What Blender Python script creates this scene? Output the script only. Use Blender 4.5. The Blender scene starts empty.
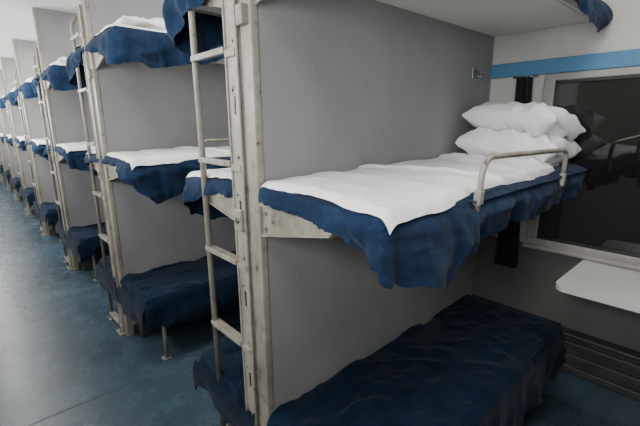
import bpy, bmesh, math, random
from mathutils import Vector, noise, Matrix
H=1.6
X0,Y0,P,X1=.733,1.109,1.91,2.3746
W=.5426; L=X1-X0; PT=.06; CEIL=2.72; XL=-.62
KMIN,KMAX=-1,9
YA,YB=Y0-P-.9, Y0+KMAX*P+1.2
WZ0,WZ1=1.62,2.22   # unseen corridor window opening, height invented to light the upper partitions

# ---------------------------------------------------------------- materials
def nm(name):
    m=bpy.data.materials.new(name); m.use_nodes=True
    nt=m.node_tree; b=nt.nodes['Principled BSDF']; return m,nt,b
def mat(name,c1,c2=None,scale=8,rough=.5,bump=0,bscale=60,metal=0,spec=.5,lo=.35,hi=.65,stretch=None,detail=6,bdist=.01,scuff=0):
    m,nt,b=nm(name)
    N=nt.nodes; K=nt.links
    tc=N.new('ShaderNodeTexCoord'); mp=N.new('ShaderNodeMapping'); K.new(tc.outputs['Object'],mp.inputs[0])
    if stretch: mp.inputs['Scale'].default_value=stretch
    n=N.new('ShaderNodeTexNoise'); n.inputs['Scale'].default_value=scale; n.inputs['Detail'].default_value=detail
    K.new(mp.outputs[0],n.inputs['Vector'])
    r=N.new('ShaderNodeValToRGB'); r.color_ramp.elements[0].position=lo; r.color_ramp.elements[1].position=hi
    r.color_ramp.elements[0].color=(*c1,1); r.color_ramp.elements[1].color=(*(c2 or c1),1)
    K.new(n.outputs['Fac'],r.inputs[0]); out=r.outputs[0]
    if scuff:
        m2=N.new('ShaderNodeMapping'); m2.inputs['Scale'].default_value=(9,9,3.5); m2.inputs['Rotation'].default_value=(.2,.5,.1); K.new(tc.outputs['Object'],m2.inputs[0])
        s=N.new('ShaderNodeTexNoise'); s.inputs['Scale'].default_value=1; s.inputs['Detail'].default_value=12; s.inputs['Roughness'].default_value=.8
        K.new(m2.outputs[0],s.inputs['Vector'])
        sr=N.new('ShaderNodeValToRGB'); sr.color_ramp.elements[0].position=.30; sr.color_ramp.elements[0].color=(.6,.57,.52,1)
        sr.color_ramp.elements[1].position=.42; sr.color_ramp.elements[1].color=(1,1,1,1); K.new(s.outputs['Fac'],sr.inputs[0])
        mx=N.new('ShaderNodeMixRGB'); mx.blend_type='MULTIPLY'; mx.inputs[0].default_value=scuff
        K.new(out,mx.inputs[1]); K.new(sr.outputs[0],mx.inputs[2]); out=mx.outputs[0]
    K.new(out,b.inputs['Base Color'])
    b.inputs['Roughness'].default_value=rough; b.inputs['Metallic'].default_value=metal
    b.inputs['Specular IOR Level'].default_value=spec
    if bump:
        n2=N.new('ShaderNodeTexNoise'); n2.inputs['Scale'].default_value=bscale; n2.inputs['Detail'].default_value=5
        K.new(tc.outputs['Object'],n2.inputs['Vector'])
        bp=N.new('ShaderNodeBump'); bp.inputs['Strength'].default_value=bump; bp.inputs['Distance'].default_value=bdist
        K.new(n2.outputs['Fac'],bp.inputs['Height']); K.new(bp.outputs[0],b.inputs['Normal'])
    return m
M={}
M['part']=mat('partition_laminate',(.255,.255,.25),(.295,.294,.288),2.2,.5,.05,140,spec=.3,scuff=.6)
M['wall']=mat('wall_laminate',(.11,.105,.095),(.14,.135,.125),3,.5,.03,120,spec=.3,scuff=.6)
M['wallcream']=mat('wall_cream',(.46,.45,.42),(.52,.51,.48),3,.5,.03,120,spec=.3,scuff=.3)
M['ceil']=mat('ceiling_paint',(.68,.68,.66),(.73,.73,.71),3,.6)
M['sheet']=mat('white_sheet_cotton',(.76,.76,.75),(.86,.86,.85),5,.85,.30,22,spec=.2,bdist=.015)
M['trimblue']=mat('trim_blue_vinyl',(.06,.19,.34),(.07,.21,.37),4,.5)
M['dark']=mat('dark_fabric',(.008,.008,.010),(.014,.014,.018),20,.8,.2,60)
M['table']=mat('table_laminate',(.62,.61,.58),(.67,.66,.63),5,.35)
M['board']=mat('bunk_panel',(.62,.605,.57),(.67,.655,.62),4,.5,.03,100,scuff=.4)
M['rad']=mat('heater_cover',(.035,.035,.033),(.055,.055,.05),9,.45)
M['frame']=mat('window_frame_paint',(.27,.26,.235),(.32,.31,.285),6,.4)
M['gasket']=mat('rubber_gasket',(.01,.01,.01),(.02,.02,.02),9,.5)
M['steel']=mat('steel_bolt',(.2,.2,.2),(.3,.3,.28),30,.35,metal=.8)
def paintmetal(name):
    m,nt,b=nm(name); N=nt.nodes;K=nt.links
    tc=N.new('ShaderNodeTexCoord')
    n=N.new('ShaderNodeTexNoise'); n.inputs['Scale'].default_value=22; n.inputs['Detail'].default_value=9; n.inputs['Roughness'].default_value=.7
    K.new(tc.outputs['Object'],n.inputs['Vector'])
    r=N.new('ShaderNodeValToRGB'); e=r.color_ramp.elements
    e[0].position=.33; e[0].color=(.06,.04,.025,1); e[1].position=.41; e[1].color=(.28,.262,.215,1)
    x=e.new(.65); x.color=(.36,.34,.288,1)
    K.new(n.outputs['Fac'],r.inputs[0])
    mp=N.new('ShaderNodeMapping'); mp.inputs['Scale'].default_value=(14,14,2.2); K.new(tc.outputs['Object'],mp.inputs[0])
    n2=N.new('ShaderNodeTexNoise'); n2.inputs['Scale'].default_value=1; n2.inputs['Detail'].default_value=7; K.new(mp.outputs[0],n2.inputs['Vector'])
    r2=N.new('ShaderNodeValToRGB'); r2.color_ramp.elements[0].position=.36; r2.color_ramp.elements[0].color=(.62,.58,.52,1)
    r2.color_ramp.elements[1].position=.55; r2.color_ramp.elements[1].color=(1,1,1,1); K.new(n2.outputs['Fac'],r2.inputs[0])
    mx=N.new('ShaderNodeMixRGB'); mx.blend_type='MULTIPLY'; mx.inputs[0].default_value=.8
    K.new(r.outputs[0],mx.inputs[1]); K.new(r2.outputs[0],mx.inputs[2]); K.new(mx.outputs[0],b.inputs['Base Color'])
    b.inputs['Roughness'].default_value=.4
    bp=N.new('ShaderNodeBump'); bp.inputs['Strength'].default_value=.15; bp.inputs['Distance'].default_value=.004
    K.new(n.outputs['Fac'],bp.inputs['Height']); K.new(bp.outputs[0],b.inputs['Normal'])
    return m
M['metal']=paintmetal('cream_painted_steel')
def blanket(name,c1,c2,c3,bs=.5):
    m,nt,b=nm(name); N=nt.nodes;K=nt.links
    tc=N.new('ShaderNodeTexCoord')
    n=N.new('ShaderNodeTexNoise'); n.inputs['Scale'].default_value=9; n.inputs['Detail'].default_value=8; n.inputs['Roughness'].default_value=.62
    K.new(tc.outputs['Object'],n.inputs['Vector'])
    r=N.new('ShaderNodeValToRGB'); e=r.color_ramp.elements; e[0].position=.25; e[1].position=.80
    e[0].color=(*c1,1); e[1].color=(*c3,1); x=e.new(.52); x.color=(*c2,1)
    mp=N.new('ShaderNodeMapping'); mp.inputs['Scale'].default_value=(90,90,380); K.new(tc.outputs['Object'],mp.inputs[0])
    n2=N.new('ShaderNodeTexNoise'); n2.inputs['Scale'].default_value=1; n2.inputs['Detail'].default_value=3
    K.new(mp.outputs[0],n2.inputs['Vector'])
    mx=N.new('ShaderNodeMath'); mx.operation='ADD'; ms=N.new('ShaderNodeMath'); ms.operation='MULTIPLY_ADD'
    K.new(n2.outputs['Fac'],ms.inputs[0]); ms.inputs[1].default_value=.5; ms.inputs[2].default_value=-.25
    K.new(n.outputs['Fac'],mx.inputs[0]); K.new(ms.outputs[0],mx.inputs[1]); K.new(mx.outputs[0],r.inputs[0])
    K.new(r.outputs[0],b.inputs['Base Color'])
    b.inputs['Roughness'].default_value=.95; b.inputs['Specular IOR Level'].default_value=.08
    b.inputs['Sheen Weight'].default_value=.06; b.inputs['Sheen Roughness'].default_value=.5
    n3=N.new('ShaderNodeTexNoise'); n3.inputs['Scale'].default_value=30; n3.inputs['Detail'].default_value=5; n3.inputs['Roughness'].default_value=.55
    K.new(tc.outputs['Object'],n3.inputs['Vector'])
    bp=N.new('ShaderNodeBump'); bp.inputs['Strength'].default_value=bs; bp.inputs['Distance'].default_value=.010
    K.new(n3.outputs['Fac'],bp.inputs['Height']); K.new(bp.outputs[0],b.inputs['Normal'])
    return m
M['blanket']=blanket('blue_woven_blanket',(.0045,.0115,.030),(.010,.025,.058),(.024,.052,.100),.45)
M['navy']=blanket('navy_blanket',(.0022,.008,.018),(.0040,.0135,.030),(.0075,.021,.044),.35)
def floormat():
    m,nt,b=nm('blue_vinyl_floor'); N=nt.nodes;K=nt.links
    tc=N.new('ShaderNodeTexCoord')
    n=N.new('ShaderNodeTexNoise'); n.inputs['Scale'].default_value=1.3; n.inputs['Detail'].default_value=5; n.inputs['Roughness'].default_value=.55
    K.new(tc.outputs['Object'],n.inputs['Vector'])
    r=N.new('ShaderNodeValToRGB'); e=r.color_ramp.elements
    e[0].position=.30; e[0].color=(.036,.068,.094,1); e[1].position=.72; e[1].color=(.068,.108,.138,1)
    K.new(n.outputs['Fac'],r.inputs[0])
    n2=N.new('ShaderNodeTexNoise'); n2.inputs['Scale'].default_value=30; n2.inputs['Detail'].default_value=8
    K.new(tc.outputs['Object'],n2.inputs['Vector'])
    r2=N.new('ShaderNodeValToRGB'); r2.color_ramp.elements[0].position=.28; r2.color_ramp.elements[0].color=(.5,.5,.5,1)
    r2.color_ramp.elements[1].position=.38; r2.color_ramp.elements[1].color=(1,1,1,1)
    K.new(n2.outputs['Fac'],r2.inputs[0])
    n4=N.new('ShaderNodeTexNoise'); n4.inputs['Scale'].default_value=4.5; n4.inputs['Detail'].default_value=10; n4.inputs['Roughness'].default_value=.75
    K.new(tc.outputs['Object'],n4.inputs['Vector'])
    r4=N.new('ShaderNodeValToRGB'); r4.color_ramp.elements[0].position=.36; r4.color_ramp.elements[0].color=(.5,.47,.43,1)
    r4.color_ramp.elements[1].position=.54; r4.color_ramp.elements[1].color=(1,1,1,1)
    K.new(n4.outputs['Fac'],r4.inputs[0])
    mx=N.new('ShaderNodeMixRGB'); mx.blend_type='MULTIPLY'; mx.inputs[0].default_value=.7
    K.new(r.outputs[0],mx.inputs[1]); K.new(r2.outputs[0],mx.inputs[2])
    my=N.new('ShaderNodeMixRGB'); my.blend_type='MULTIPLY'; my.inputs[0].default_value=.6
    K.new(mx.outputs[0],my.inputs[1]); K.new(r4.outputs[0],my.inputs[2])
    K.new(my.outputs[0],b.inputs['Base Color'])
    mr=N.new('ShaderNodeMapRange'); mr.inputs[3].default_value=.15; mr.inputs[4].default_value=.38
    K.new(n4.outputs['Fac'],mr.inputs[0]); K.new(mr.outputs[0],b.inputs['Roughness'])
    bp=N.new('ShaderNodeBump'); bp.inputs['Strength'].default_value=.08; bp.inputs['Distance'].default_value=.01
    K.new(n2.outputs['Fac'],bp.inputs['Height']); K.new(bp.outputs[0],b.inputs['Normal'])
    return m
M['floor']=floormat()
M['seam']=mat('floor_seam',(.02,.03,.035),(.05,.07,.08),12,.6)
def glassmat():
    m,nt,b=nm('dark_window_glass')
    b.inputs['Base Color'].default_value=(.010,.009,.008,1); b.inputs['Roughness'].default_value=.02
    b.inputs['Specular IOR Level'].default_value=.75
    return m
M['glass']=glassmat()
def lampmat():
    m,nt,b=nm('lamp_diffuser'); b.inputs['Emission Color'].default_value=(1,.98,.94,1); b.inputs['Emission Strength'].default_value=3
    b.inputs['Base Color'].default_value=(.9,.9,.9,1); return m
M['lamp']=lampmat()

# ---------------------------------------------------------------- mesh builder
class MB:
    def __init__(s): s.bm=bmesh.new(); s.mats=[]
    def mi(s,k):
        if k not in s.mats: s.mats.append(k)
        return s.mats.index(k)
    def box(s,a,b,k,bev=.004,seg=2):
        i=s.mi(k); t=bmesh.new(); bmesh.ops.create_cube(t,size=1)
        for v in t.verts:
            v.co=Vector([(a[j]+b[j])/2+v.co[j]*(b[j]-a[j]) for j in range(3)])
        if bev: bmesh.ops.bevel(t,geom=t.edges[:],offset=min(bev,min(abs(b[j]-a[j]) for j in range(3))*.45),segments=seg,affect='EDGES',profile=.5)
        s.add(t,i,bev>0.012)
    def add(s,t,i,smooth=False):
        mp={}
        for v in t.verts: mp[v]=s.bm.verts.new(v.co)
        for f in t.faces:
            try:
                g=s.bm.faces.new([mp[v] for v in f.verts]); g.material_index=i; g.smooth=smooth
            except ValueError: pass
        t.free()
    def prism(s,pts,axis,a,b,k):
        i=s.mi(k); t=bmesh.new()
        def mk(p,w):
            q=[0,0,0]; o=[j for j in range(3) if j!=axis]; q[o[0]],q[o[1]]=p; q[axis]=w; return t.verts.new(q)
        A=[mk(p,a) for p in pts]; B=[mk(p,b) for p in pts]; n=len(pts)
        t.faces.new(A); t.faces.new(B[::-1])
        for j in range(n): t.faces.new([A[j],B[j],B[(j+1)%n],A[(j+1)%n]])
        bmesh.ops.recalc_face_normals(t,faces=t.faces[:]); s.add(t,i)
    def grid(s,fn,nu,nv,k,smooth=True):
        i=s.mi(k); V=[[s.bm.verts.new(fn(u/nu,v/nv)) for v in range(nv+1)] for u in range(nu+1)]
        for u in range(nu):
            for v in range(nv):
                g=s.bm.faces.new([V[u][v],V[u+1][v],V[u+1][v+1],V[u][v+1]]); g.material_index=i; g.smooth=smooth
    def tube(s,pts,r,k,n=14):
        i=s.mi(k); pts=[Vector(p) for p in pts]; rings=[]; up=None
        for j,p in enumerate(pts):
            d=((pts[min(j+1,len(pts)-1)]-pts[max(j-1,0)])).normalized()
            if up is None: up=d.orthogonal().normalized()
            up=(up-d*up.dot(d)).normalized(); sd=d.cross(up)
            rings.append([s.bm.verts.new(p+up*r*math.cos(2*math.pi*q/n)+sd*r*math.sin(2*math.pi*q/n)) for q in range(n)])
        for a,b in zip(rings,rings[1:]):
            for q in range(n):
                g=s.bm.faces.new([a[q],a[(q+1)%n],b[(q+1)%n],b[q]]); g.material_index=i; g.smooth=True
        for rg in (rings[0][::-1],rings[-1]):
            g=s.bm.faces.new(rg); g.material_index=i
    def cyl(s,a,b,r,k,n=16): s.tube([a,b],r,k,n)
    def mesh(s,name):
        me=bpy.data.meshes.new(name); bmesh.ops.recalc_face_normals(s.bm,faces=s.bm.faces[:])
        s.bm.to_mesh(me); s.bm.free()
        for k in s.mats: me.materials.append(M[k])
        return me
def obj(name,me,loc=(0,0,0),rot=(0,0,0)):
    o=bpy.data.objects.new(name,me); o.location=loc; o.rotation_euler=rot
    bpy.context.collection.objects.link(o); return o
def N3(x,y,z=0): return noise.noise(Vector((x,y,z)))
def ridge(x,y,z=0): return .5-min(1,(abs(N3(x,y,z))**2+.0012)**.5*2.2)
def lerp(a,b,t): return a+(b-a)*t
def interp(tab,x):
    if x<=tab[0][0]: return tab[0][1]
    for (a,p),(b,q) in zip(tab,tab[1:]):
        if x<=b:
            t=(x-a)/(b-a); t=t*t*(3-2*t); return lerp(p,q,t)
    return tab[-1][1]
def arc(pts,r,seg=8):
    pts=[Vector(p) for p in pts]; out=[pts[0]]
    for a,b,c in zip(pts,pts[1:],pts[2:]):
        p=b+(a-b).normalized()*r; q=b+(c-b).normalized()*r
        for i in range(seg+1):
            t=i/seg; out.append(p*(1-t)**2+b*2*t*(1-t)+q*t*t)
    out.append(pts[-1]); return out

# ---------------------------------------------------------------- bunks
def skirt(mb,sg,dropF,dropE,k,seed,nu=340,nv=22,inner=.10,bul=.022,amp=.036,ztop=-.004,Wd=W,Lb=L-.02,rag=.004):
    e=-.016; r=.055; y0=.015
    s1=Wd-r-y0; s2=math.pi/2*r; s3=Lb-(e+r); T=s1+s2+s3
    def path(s):
        if s<s1: return Vector((e,y0+s)),Vector((-1,0))
        if s<s1+s2:
            a=(s-s1)/r; n=Vector((-math.cos(a),math.sin(a))); return Vector((e+r,Wd-r))+n*r,n
        return Vector((e+r+s-s1-s2,Wd)),Vector((0,1))
    def fn(u,v):
        s=u*T; p,n=path(s)
        if s<s1+s2*.5: d=interp(dropE,(s)/(s1+s2*.5))
        else: d=interp(dropF,p.x)
        d=d*(1+.28*N3(s*4.5,seed)+.10*N3(s*12,seed))+ rag*N3(s*60,seed+3)
        tot=inner+d; q=v*tot-inner
        if q<0:
            off=q; z=ztop+.003*N3(s*14,q*20,seed)
            if q>-.025: z-=.012*(1+q/.025)**2
            z-= .02*max(0,(-q-.06)/.04)
        else:
            f=q/max(d,.02); g=min(1,q/.05)
            off=bul*math.sin(min(1,q/.06)*math.pi/2)*(1-.5*f*f)
            # loose hanging folds, fanning out toward the hem
            off+=amp*g*f*(1.1*N3(s*3.6+q*1.5,q*1.2,seed)+1.1*N3(s*9.5-q*3,q*1.5,seed+7))
            off+=g*f*.022*ridge(s*8+q*3,q*1.5,seed+21)+g*.010*ridge(s*15-q*5,q*3,seed+23)
            # slack creases across the cloth
            off+=g*.012*ridge(s*3.5+q*4,q*10,seed+2)+g*.007*ridge(s*8-q*7,q*18,seed+4)
            z=ztop-.014-q+.014*g*N3(s*5,q*8,seed+5)
        x=p.x+n.x*off; y=p.y+n.y*off
        return Vector((x,sg*max(.004,y),z))
    mb.grid(fn,nu,nv,k)
    def fr(u,v):
        s=u*T; base=fn(u,1.0)
        return base+Vector((0,0,.002-v*(.006+.006*abs(N3(s*190,seed+9)))))+Vector((.003*N3(s*90,v,3),.003*N3(s*80,v,8),0))*v
    mb.grid(fr,nu*2,1,k)

def sheetfn(mb,sg,seed,x0=-.006,x1=L-.03,yfront=None,k='sheet',z0=.012,wr=.007,nx=170,ny=66,drop=.028):
    yfront=yfront or [(0,W+.012),(.22,W+.010),(.40,W-.01),(.52,W-.03),(.9,W-.015),(1.2,W-.02),(1.4,W-.06),(L,W-.10)]
    def fn(u,v):
        x=lerp(x0,x1,u); yf=interp(yfront,x)+.012*N3(x*4,seed)+.003*N3(x*14,seed)
        y=lerp(.008,yf,v)
        z=z0+.014*math.sin(math.pi*min(1,max(0,v)))**.6+wr*(N3(x*4,y*7,seed)+.6*N3(x*11,y*9,seed+1)+.25*N3(x*30,y*24,seed+2))
        z+=.006*(ridge(x*3+y*2,y*5-x,seed+31))+.0035*ridge(x*9-y*4,y*12,seed+33)
        for cx,sl,h in ((.62,.5,.013),(1.02,-.35,.012),(.30,.25,.003),(1.22,.2,.013)):
            dd=(x-cx-sl*(y-W/2))/.010; z+=h*math.exp(-dd*dd*.5) if dd<0 else h*math.exp(-dd*dd*.03)
        if x>.95: z+=.012*min(1,(x-.95)/.2)*(ridge(x*6,y*9,seed+11)+.5)
        d=min((1-v)*abs(yf),1)
        if d<.035: t=1-d/.035; z-=drop*t*t
        e=(x-x0)
        if e<.035: t=1-e/.035; z-=drop*.8*t*t
        return Vector((x,sg*y,z))
    mb.grid(fn,nx,ny,k)

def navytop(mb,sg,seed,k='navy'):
    def fn(u,v):
        x=lerp(-.03,L-.03,u)
        s=v*(W+.30)
        yb=W+.012
        if s<yb-.05: y=s; z=.0
        elif s<yb+.04:
            a=(s-(yb-.05))/.09*math.pi/2; y=yb-.05+.06*math.sin(a); z=-.055*(1-math.cos(a))
        else:
            q=s-yb-.04; y=yb+.010+.012*math.sin(q*12); z=-.055-q*(.70+.60*N3(x*2.6,seed,5)+.12*N3(x*10,seed,6))
            y+=.035*min(1,q/.1)*N3(x*5,q*2,seed+12)+.02*min(1,q/.1)*ridge(x*8,q*2,seed+15)
        w=N3(x*3,s*6,seed)+.5*N3(x*7+s*4,s*10,seed+1)
        z+=.018*w+.028*ridge(x*2.2+s*1.5,s*3.5,seed+2)+.016*ridge(x*5,s*8-x*3,seed+3)+.007*ridge(x*12+s*6,s*14,seed+4)
        y+=.010*N3(x*9,s*6,seed+3)*(1 if s>yb-.05 else .2)
        e=min(x+.03,.08)/.08; z-=.06*(1-math.sqrt(max(0,1-(1-e)**2)))
        e2=min(L-.03-x,.07)/.07; z-=.07*(1-math.sqrt(max(0,1-(1-e2)**2)))
        return Vector((x,sg*max(.006,y),z))
    mb.grid(fn,190,90,k)
    for xe,dr,sd in ((-.03,.15,1),(L-.03,.12,2)):
        sgn=-1 if sd==1 else 1
        def fe(u,v):
            y=.01+u*(W+.0); q=v*dr*(1+.6*N3(y*5,seed+sd)+.2*N3(y*20,seed))
            return Vector((xe+sgn*(.004+.016*math.sin(min(1,v*2)*1.57)+.018*N3(y*8,q*8,seed+sd)*v)*(1 if sd==1 else .5),sg*y,-.045-q+.006*N3(y*9,seed)))
        mb.grid(fe,60,14,k)

def frameparts(mb,sg,level):
    Y=lambda a,b:(min(sg*a,sg*b),max(sg*a,sg*b))
    def bx(x0,x1,y0,y1,z0,z1,k,bev=.004):
        a,b=Y(y0,y1); mb.box((x0,a,z0),(x1,b,z1),k,bev)
    bx(.0,L-.012,.002,W-.025,-.070,-.048,'board')
    bx(-.004,L-.012,W-.040,W-.012,-.076,-.044,'metal')
    bx(-.008,.014,.004,W-.012,-.076,-.044,'metal')
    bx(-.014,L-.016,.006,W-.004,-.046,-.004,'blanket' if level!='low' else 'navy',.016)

def pillowfn(mb,cx,cy,cz,a,b,T,seed,k='sheet',rot=0,tilt=(0,0),n=44,ex=.36):
    for side in (1,-1):
        def fn(u,v):
            U=math.sin((u-.5)*math.pi); V=math.sin((v-.5)*math.pi)
            h=((1-abs(U)**3)*(1-abs(V)**3)); h=max(0,h)**ex
            x=a*U*(1-.06*(1-abs(V)**2)*abs(U)**6)
            y=b*V*(1-.06*(1-U*U)*abs(V)**6)
            z=side*T/2*h*(1 if side>0 else .9)
            wn=N3(x*8,y*8,seed+side)*.016+N3(x*20,y*20,seed+side)*.006+ridge(x*6+3,y*11,seed)*.026+ridge(x*13,y*7,seed+4)*.014
            z+=wn*min(1,h*1.3)*side
            x+=.012*N3(y*12,seed); y+=.012*N3(x*12,seed)
            z+=.02*(N3(x*3,y*3,seed+9))
            c,s=math.cos(rot),math.sin(rot)
            X=x*c-y*s; Yy=x*s+y*c
            return Vector((cx+X,cy+Yy,cz+z+tilt[0]*X+tilt[1]*Yy))
        mb.grid(fn,n,n,k)

def make_mid(sg,seed,near=False,rail=True):
    mb=MB(); frameparts(mb,sg,'mid')
    dropF=[(-.03,.12),(.03,.165),(.12,.215),(.26,.225),(.33,.175),(.45,.15),(.7,.135),(1.0,.145),(1.3,.14),(1.5,.12),(1.63,.06)]
    dropE=[(0,.03),(.45,.035),(.7,.05),(.85,.08),(1,.12)]
    skirt(mb,sg,dropF,dropE,'blanket',seed,nu=460 if near else 240,nv=44 if near else 20)
    def lip(u,v):
        x=lerp(.40,L-.03,u); t=interp([(.40,0),(.7,.4),(1.2,.8),(1.61,.8)],x)
        y=lerp(W-.13,W+.018,v); z=-.002+t*(.012*math.sin(math.pi*v)**.6*(v>.3)+.006*ridge(x*7,y*12,seed))-.014*v*v
        return Vector((x,sg*y,z))
    mb.grid(lip,120,14,'blanket')
    sheetfn(mb,sg,seed)
    pts=[(sg*.003,-.072),(sg*.35,-.072),(sg*.35,-.098),(sg*.003,-.185)]
    mb.prism(pts,0,.000,.008,'metal')
    mb.prism([(sg*.003,-.068),(sg*.35,-.068),(sg*.35,-.076),(sg*.003,-.076)],0,-.012,.034,'metal')
    mb.prism([(sg*.003,-.180),(sg*.35,-.093),(sg*.35,-.100),(sg*.003,-.188)],0,-.008,.026,'metal')
    for yy,zz in ((.03,-.10),(.03,-.155),(.07,-.12)):
        mb.cyl((-.004,sg*yy,zz),(.0,sg*yy,zz),.007,'steel')
    mb.prism(pts,0,L-.03,L-.022,'metal')
    if rail:
        yr=sg*(W+.012)
        p=arc([(.440,yr,-.05),(.440,yr,.082),(.47,yr,.120),(1.195,yr,.104),(1.23,yr,.078),(1.235,yr,-.02)],.03)
        mb.tube(p,.0098,'metal')
        mb.box((.424,min(sg*(W-.0),yr+sg*.012),-.03),(.456,max(sg*(W-.0),yr+sg*.012),.02),'metal',.006)
        mb.box((1.22,min(sg*(W),yr+sg*.012),-.06),(1.25,max(sg*(W),yr+sg*.012),.0),'metal',.006)
    return mb.mesh('sleeper_bunk_mid_mesh')
def make_up(sg,seed,heap=True):
    mb=MB(); frameparts(mb,sg,'up')
    dropF=[(-.03,.19),(.10,.20),(.3,.17),(.5,.13),(.8,.06),(1.15,.07),(1.3,.12),(1.5,.12),(1.63,.06)]
    dropE=[(0,.05),(.3,.08),(.6,.12),(1,.19)]
    skirt(mb,sg,dropF,dropE,'blanket',seed,nu=240,nv=20,bul=.025,amp=.034)
    sheetfn(mb,sg,seed,yfront=[(0,W-.02),(L,W-.03)])
    mb.prism([(sg*.003,-.072),(sg*.35,-.072),(sg*.35,-.098),(sg*.003,-.185)],0,.004,.012,'metal')
    a,b=sorted((sg*.03,sg*(W-.06)))
    mb.box((.05,a,-.074),(L-.05,b,-.069),'board',.002)
    if heap: pillowfn(mb,.27,sg*.26,.045,.22,.24,.07,seed)
    return mb.mesh('sleeper_bunk_up_mesh')
def make_low(sg,seed):
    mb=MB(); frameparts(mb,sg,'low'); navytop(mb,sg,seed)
    for x in (.10,L-.12):
        mb.tube([(x,sg*(W-.06),-.07),(x,sg*(W-.06),-.485)],.014,'metal')
        a,b=sorted((sg*.01,sg*(W-.05))); mb.box((x-.015,a,-.10),(x+.015,b,-.07),'metal')
        a,b=sorted((sg*(W-.09),sg*(W-.03))); mb.box((x-.03,a,-.49),(x+.03,b,-.480),'metal')
    a,b=sorted((sg*.012,sg*.10)); mb.box((.06,a,-.488),(L-.08,b,-.16),'rad',.006)
    return mb.mesh('sleeper_bunk_low_mesh')

Z1,Z2,Z3=.49,1.388,2.14
TILT=.05
meshes={}
for sg in (-1,1):
    meshes[('m',sg)]=[make_mid(sg,11.3+sg,near=(sg==-1)),make_mid(sg,47.7+sg)]
    meshes[('u',sg)]=[make_up(sg,5.1+sg,True),make_up(sg,77.2+sg,True)]
    meshes[('l',sg)]=[make_low(sg,21.9+sg),make_low(sg,63.4+sg)]
nearup=make_up(-1,15.5,False)

def make_part():
    mb=MB(); mb.box((.010,0,0),(L-.001,PT,CEIL-.001),'part',0)
    mb.box((-.014,-.004,0),(.016,PT+.002,CEIL-.002),'metal',.005)
    mb.box((.03,-.008,0),(L-.002,0,.09),'rad',.003); mb.box((.03,PT,0),(L-.002,PT+.008,.09),'rad',.003)
    return mb.mesh('partition_mesh')
PM=make_part()
def make_ladder():
    mb=MB(); ya=PT+.004; yb=PT+.082; yc=.387
    mb.box((-.024,ya,0.0),(-.016,yb,2.36),'metal',.002)
    mb.box((-.030,ya,0.0),(.010,ya+.007,2.36),'metal',.002)
    mb.box((-.030,yb-.008,0.0),(.010,yb,2.36),'metal',.002)
    mb.tube(arc([(-.018,yc,.0),(-.018,yc,2.30),(.03,yc,2.37),(.20,yc,2.37)],.04),.0125,'metal')
    for z in (.07,.42,.748,1.093,1.465,1.845,2.2):
        mb.box((-.034,yb-.004,z-.010),(.004,yc,z+.002),'metal',.004)
        mb.box((-.038,yb-.004,z-.016),(-.030,yc,z+.006),'metal',.003)
        mb.box((-.032,ya+.012,z-.03),(-.018,yb,z-.004),'metal',.003)
        mb.cyl((-.029,ya+.03,z+.02),(-.022,ya+.03,z+.02),.006,'steel',10)
    for z in (.25,.6,.95,1.30,1.66,2.02):
        mb.box((-.0255,ya+.030,z-.03),(-.0235,ya+.040,z+.03),'gasket',0)
        mb.cyl((-.028,ya+.05,z+.05),(-.022,ya+.05,z+.05),.005,'steel',10)
    mb.box((-.040,ya+.015,1.22),(-.024,ya+.055,1.30),'metal',.004)
    mb.cyl((-.046,ya+.035,1.26),(-.038,ya+.035,1.26),.010,'steel',12)
    mb.box((-.036,.012,1.90),(-.014,.05,1.96),'metal',.004)
    mb.box((-.055,ya-.02,0),(.03,yb+.02,.012),'metal',.003)
    mb.box((-.045,yc-.03,0),(.03,yc+.03,.012),'metal',.003)
    mb.prism([(-.03,.012),(-.055,.012),(-.03,.07)],1,ya+.02,ya+.03,'metal')
    return mb.mesh('ladder_mesh')
LM=make_ladder()
for k in range(KMIN,KMAX+1):
    y=Y0+k*P
    obj('partition_panel',PM,(X0,y,0))
    obj('bunk_ladder',LM,(X0,y,0))
    for sg,yy in ((-1,y-.0005),(1,y+PT+.0005)):
        if k==KMIN and sg==-1: continue
        v=(k+ (sg>0))%2
        obj('sleeper_bunk',meshes[('m',sg)][0 if (k==0 and sg==-1) else v],(X0,yy,Z2+.012),(-TILT*sg,0,0))
        u=nearup if (k==0 and sg==-1) else meshes[('u',sg)][v]
        obj('sleeper_bunk',u,(X0,yy,Z3))
        obj('sleeper_bunk',meshes[('l',sg)][v],(X0,yy,Z1))

def pillow(a,b,T,seed,loc,rot=0,tilt=(0,0)):
    mb=MB(); pillowfn(mb,0,0,0,a,b,T,seed,rot=rot,tilt=tilt,n=80); return obj('pillow',mb.mesh('pillow_mesh'),loc)
pillow(.205,.245,.155,3.1,(X1-.222,Y0-.272,1.474),.03,(-.02,.05))
pillow(.190,.235,.155,8.6,(X1-.217,Y0-.285,1.588),-.08,(-.12,.10))

# ---------------------------------------------------------------- shell
def boxobj(name,a,b,k,bev=0):
    mb=MB(); mb.box(a,b,k,bev); return obj(name,mb.mesh(name))
boxobj('floor',(XL-.1,YA-.1,-.1),(X1+.1,YB+.1,0),'floor')
for i in range(8):
    yy=2.42+i*1.91*2
    if yy<YB: boxobj('trim_%d'%(i+2),(XL+.01,yy,0),(X0-.06,yy+.006,.0015),'seam')
boxobj('ceiling',(XL-.1,YA-.1,CEIL),(X1+.1,YB+.1,CEIL+.1),'ceil')
boxobj('wall_back',(XL-.1,YB,0),(X1+.1,YB+.1,CEIL),'wallcream')
boxobj('wall_front',(XL-.1,YA-.1,0),(X1+.1,YA,CEIL),'wallcream')
mb=MB(); mb.box((X1,YA,0),(X1+.1,YB,.90),'wall',0); mb.box((X1,YA,.90),(X1+.1,YB,CEIL),'wallcream',0)
obj('wall_right',mb.mesh('wall_right'))
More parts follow.
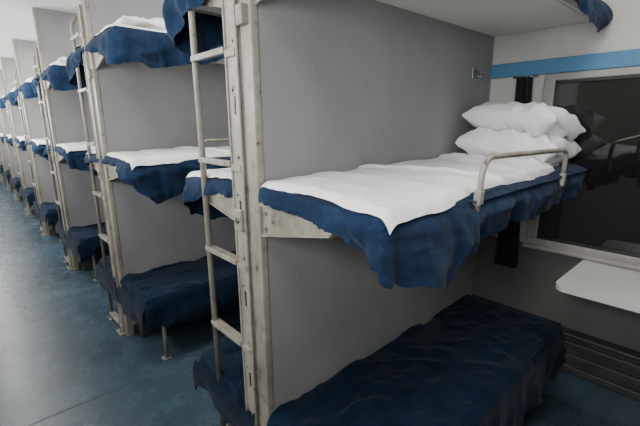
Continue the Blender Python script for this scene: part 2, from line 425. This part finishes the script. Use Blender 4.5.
mb=MB(); mb.box((XL-.1,YA,0),(XL,YB,WZ0),'wallcream',0); mb.box((XL-.1,YA,WZ1),(XL,YB,CEIL),'wallcream',0)
wins=[]; prev=YA
for k in range(KMIN,KMAX+1):
    c=Y0-P/2+k*P; mb.box((XL-.1,prev,WZ0),(XL,c-.5,WZ1),'wallcream',0); prev=c+.5; wins.append(c)
mb.box((XL-.1,prev,WZ0),(XL,YB,WZ1),'wallcream',0)
obj('wall_left',mb.mesh('wall_left'))
for c in wins:
    mb=MB()
    for a,b in (((c-.5,WZ0),(c+.5,WZ0+.03)),((c-.5,WZ1-.03),(c+.5,WZ1)),((c-.5,WZ0),(c-.47,WZ1)),((c+.47,WZ0),(c+.5,WZ1)),((c-.5,1.90),(c+.5,1.92))):
        mb.box((XL-.05,a[0],a[1]),(XL+.012,b[0],b[1]),'frame',.003)
    obj('corridor_window_frame',mb.mesh('corridor_window_frame'))  # frame of an unseen corridor window, set high only for the lighting
boxobj('trim_1',(X1-.014,YA,1.842),(X1-.0005,YB,1.918),'trimblue',.004)
for i,k in enumerate((0,1,2)):
    c=Y0-P/2+k*P+.0; y0,y1=c-.66,c+.655; z0,z1=.90,1.838
    mb=MB()
    def fr(a,b,x=.030,k='frame',bev=.006): mb.box((X1-x,a[0],a[1]),(X1-.001,b[0],b[1]),k,bev)
    fr((y0,z0),(y1,z0+.045)); fr((y0,z1-.035),(y1,z1)); fr((y0,z0+.04),(y0+.055,z1-.03)); fr((y1-.055,z0+.04),(y1,z1-.03))
    mb.box((X1-.055,y0-.01,z0-.012),(X1-.001,y1+.01,z0+.012),'frame',.006)
    a,b=y0+.05,y1-.05; c0,c1=z0+.04,z1-.03
    for p,q in (((a,c0),(b,c0+.02)),((a,c1-.02),(b,c1)),((a,c0),(a+.02,c1)),((b-.02,c0),(b,c1))):
        fr(p,q,.020,'gasket',.003)
    fr((a+.01,c0+.01),(b-.01,c1-.01),.008,'glass',0)
    obj('window_%d'%(i+1),mb.mesh('window'))
mb=MB()
def cf(u,v):
    y=.865+.085*u; z=1.835-v*1.10
    return Vector((X1-.032+.014*math.sin(u*6.28*3+.6*N3(v*3,1)),y+.012*N3(v*4,2)+.025*v*(u-.5)*2,z))
mb.grid(cf,50,50,'dark')
mb.tube([(X1-.03,.84,1.835),(X1-.03,.97,1.835)],.006,'steel')
obj('window_curtain',mb.mesh('curtain'))
mb=MB()
yt0,yt1,xt0,xt1,zt=-.19,.510,1.868,X1-.004,.885
pl=[]
R=.05
for (cx,cy,a0) in ((xt0+R,yt1-R,90),(xt0+R,yt0+R,180)):
    for i in range(9):
        a=math.radians(a0+i*90/8); pl.append((cx+R*math.cos(a),cy+R*math.sin(a)))
pl+= [(xt1,yt0),(xt1,yt1)]
mb.prism(pl,2,zt-.026,zt,'table')
mb.box((xt1-.03,yt0+.03,zt-.07),(xt1,yt1-.03,zt-.026),'metal',.003)
for yy in (yt0+.12,yt1-.14):
    mb.prism([(xt1,zt-.026),(xt1-.30,zt-.026),(xt1-.30,zt-.039),(xt1,zt-.22)],1,yy-.005,yy+.005,'metal')
obj('folding_table',mb.mesh('folding_table'))
mb=MB()
mb.box((X1-.045,-.735,.21),(X1-.001,1.09,.44),'rad',.006)
for j in range(3):
    z=.225+j*.072; mb.box((X1-.062,-.73,z),(X1-.044,1.085,z+.040),'rad',.006)
mb.box((X1-.075,-.735,.44),(X1-.001,1.09,.46),'rad',.006)
obj('heater_cover',mb.mesh('heater_cover'))
boxobj('baseboard_right',(X1-.012,-.735,0.001),(X1-.001,1.09,.205),'floor',.002)
mb=MB(); mb.box((-.02,-.006,-.03),(.02,-.001,.03),'steel',.002)
mb.tube(arc([(0,-.005,.01),(0,-.03,.0),(0,-.032,-.03),(0,-.05,-.012)],.008,5),.004,'steel',8)
obj('coat_hook',mb.mesh('coat_hook'),(2.16,Y0,1.86))

# ---------------------------------------------------------------- lights
def area(name,loc,rot,sx,sy,pw,col):
    l=bpy.data.lights.new(name,'AREA'); l.shape='RECTANGLE'; l.size=sx; l.size_y=sy; l.energy=pw; l.color=col
    o=bpy.data.objects.new(name,l); o.location=loc; o.rotation_euler=rot; bpy.context.collection.objects.link(o)
for i,c in enumerate(wins):
    g=1 if i<4 else 2.2
    area('window_daylight',(XL-.12,c,(WZ0+WZ1)/2),(0,math.radians(-90),0),WZ1-WZ0,.98,42*g,(.97,.98,1.0))  # added light at the unseen openings, raised so areas below mid bunks stay darker
    mb=MB(); mb.box((-.09,-.32,-.035),(.09,.32,-.002),'lamp',.01); mb.box((-.11,-.34,-.014),(.11,.34,-.0005),'frame',.004)
    me=mb.mesh('ceiling_lamp')
    obj('ceiling_lamp',me,(.05,c,CEIL)); obj('ceiling_lamp',me,(1.35,c-.02,CEIL))
    area('ceiling_lamp_light',(.05,c,CEIL-.045),(0,0,0),.16,.6,5*g,(1,.97,.92))
    area('bay_lamp_light',(1.35,c-.02,CEIL-.045),(0,0,0),.16,.6,14*g,(1,.98,.95))
w=bpy.data.worlds.new('World'); bpy.context.scene.world=w; w.use_nodes=True
w.node_tree.nodes['Background'].inputs[0].default_value=(.75,.85,1,1); w.node_tree.nodes['Background'].inputs[1].default_value=.6

# ---------------------------------------------------------------- camera
cam=bpy.data.cameras.new('camera'); co=bpy.data.objects.new('camera',cam); bpy.context.collection.objects.link(co)
cam.sensor_width=36; cam.lens=389.66/640*36; cam.clip_start=.02
co.matrix_world=Matrix.Translation((0,0,H))@Matrix.Rotation(math.radians(-42.139),4,'Z')@Matrix.Rotation(math.radians(90-13.045),4,'X')@Matrix.Rotation(math.radians(-.521),4,'Z')
bpy.context.scene.camera=co
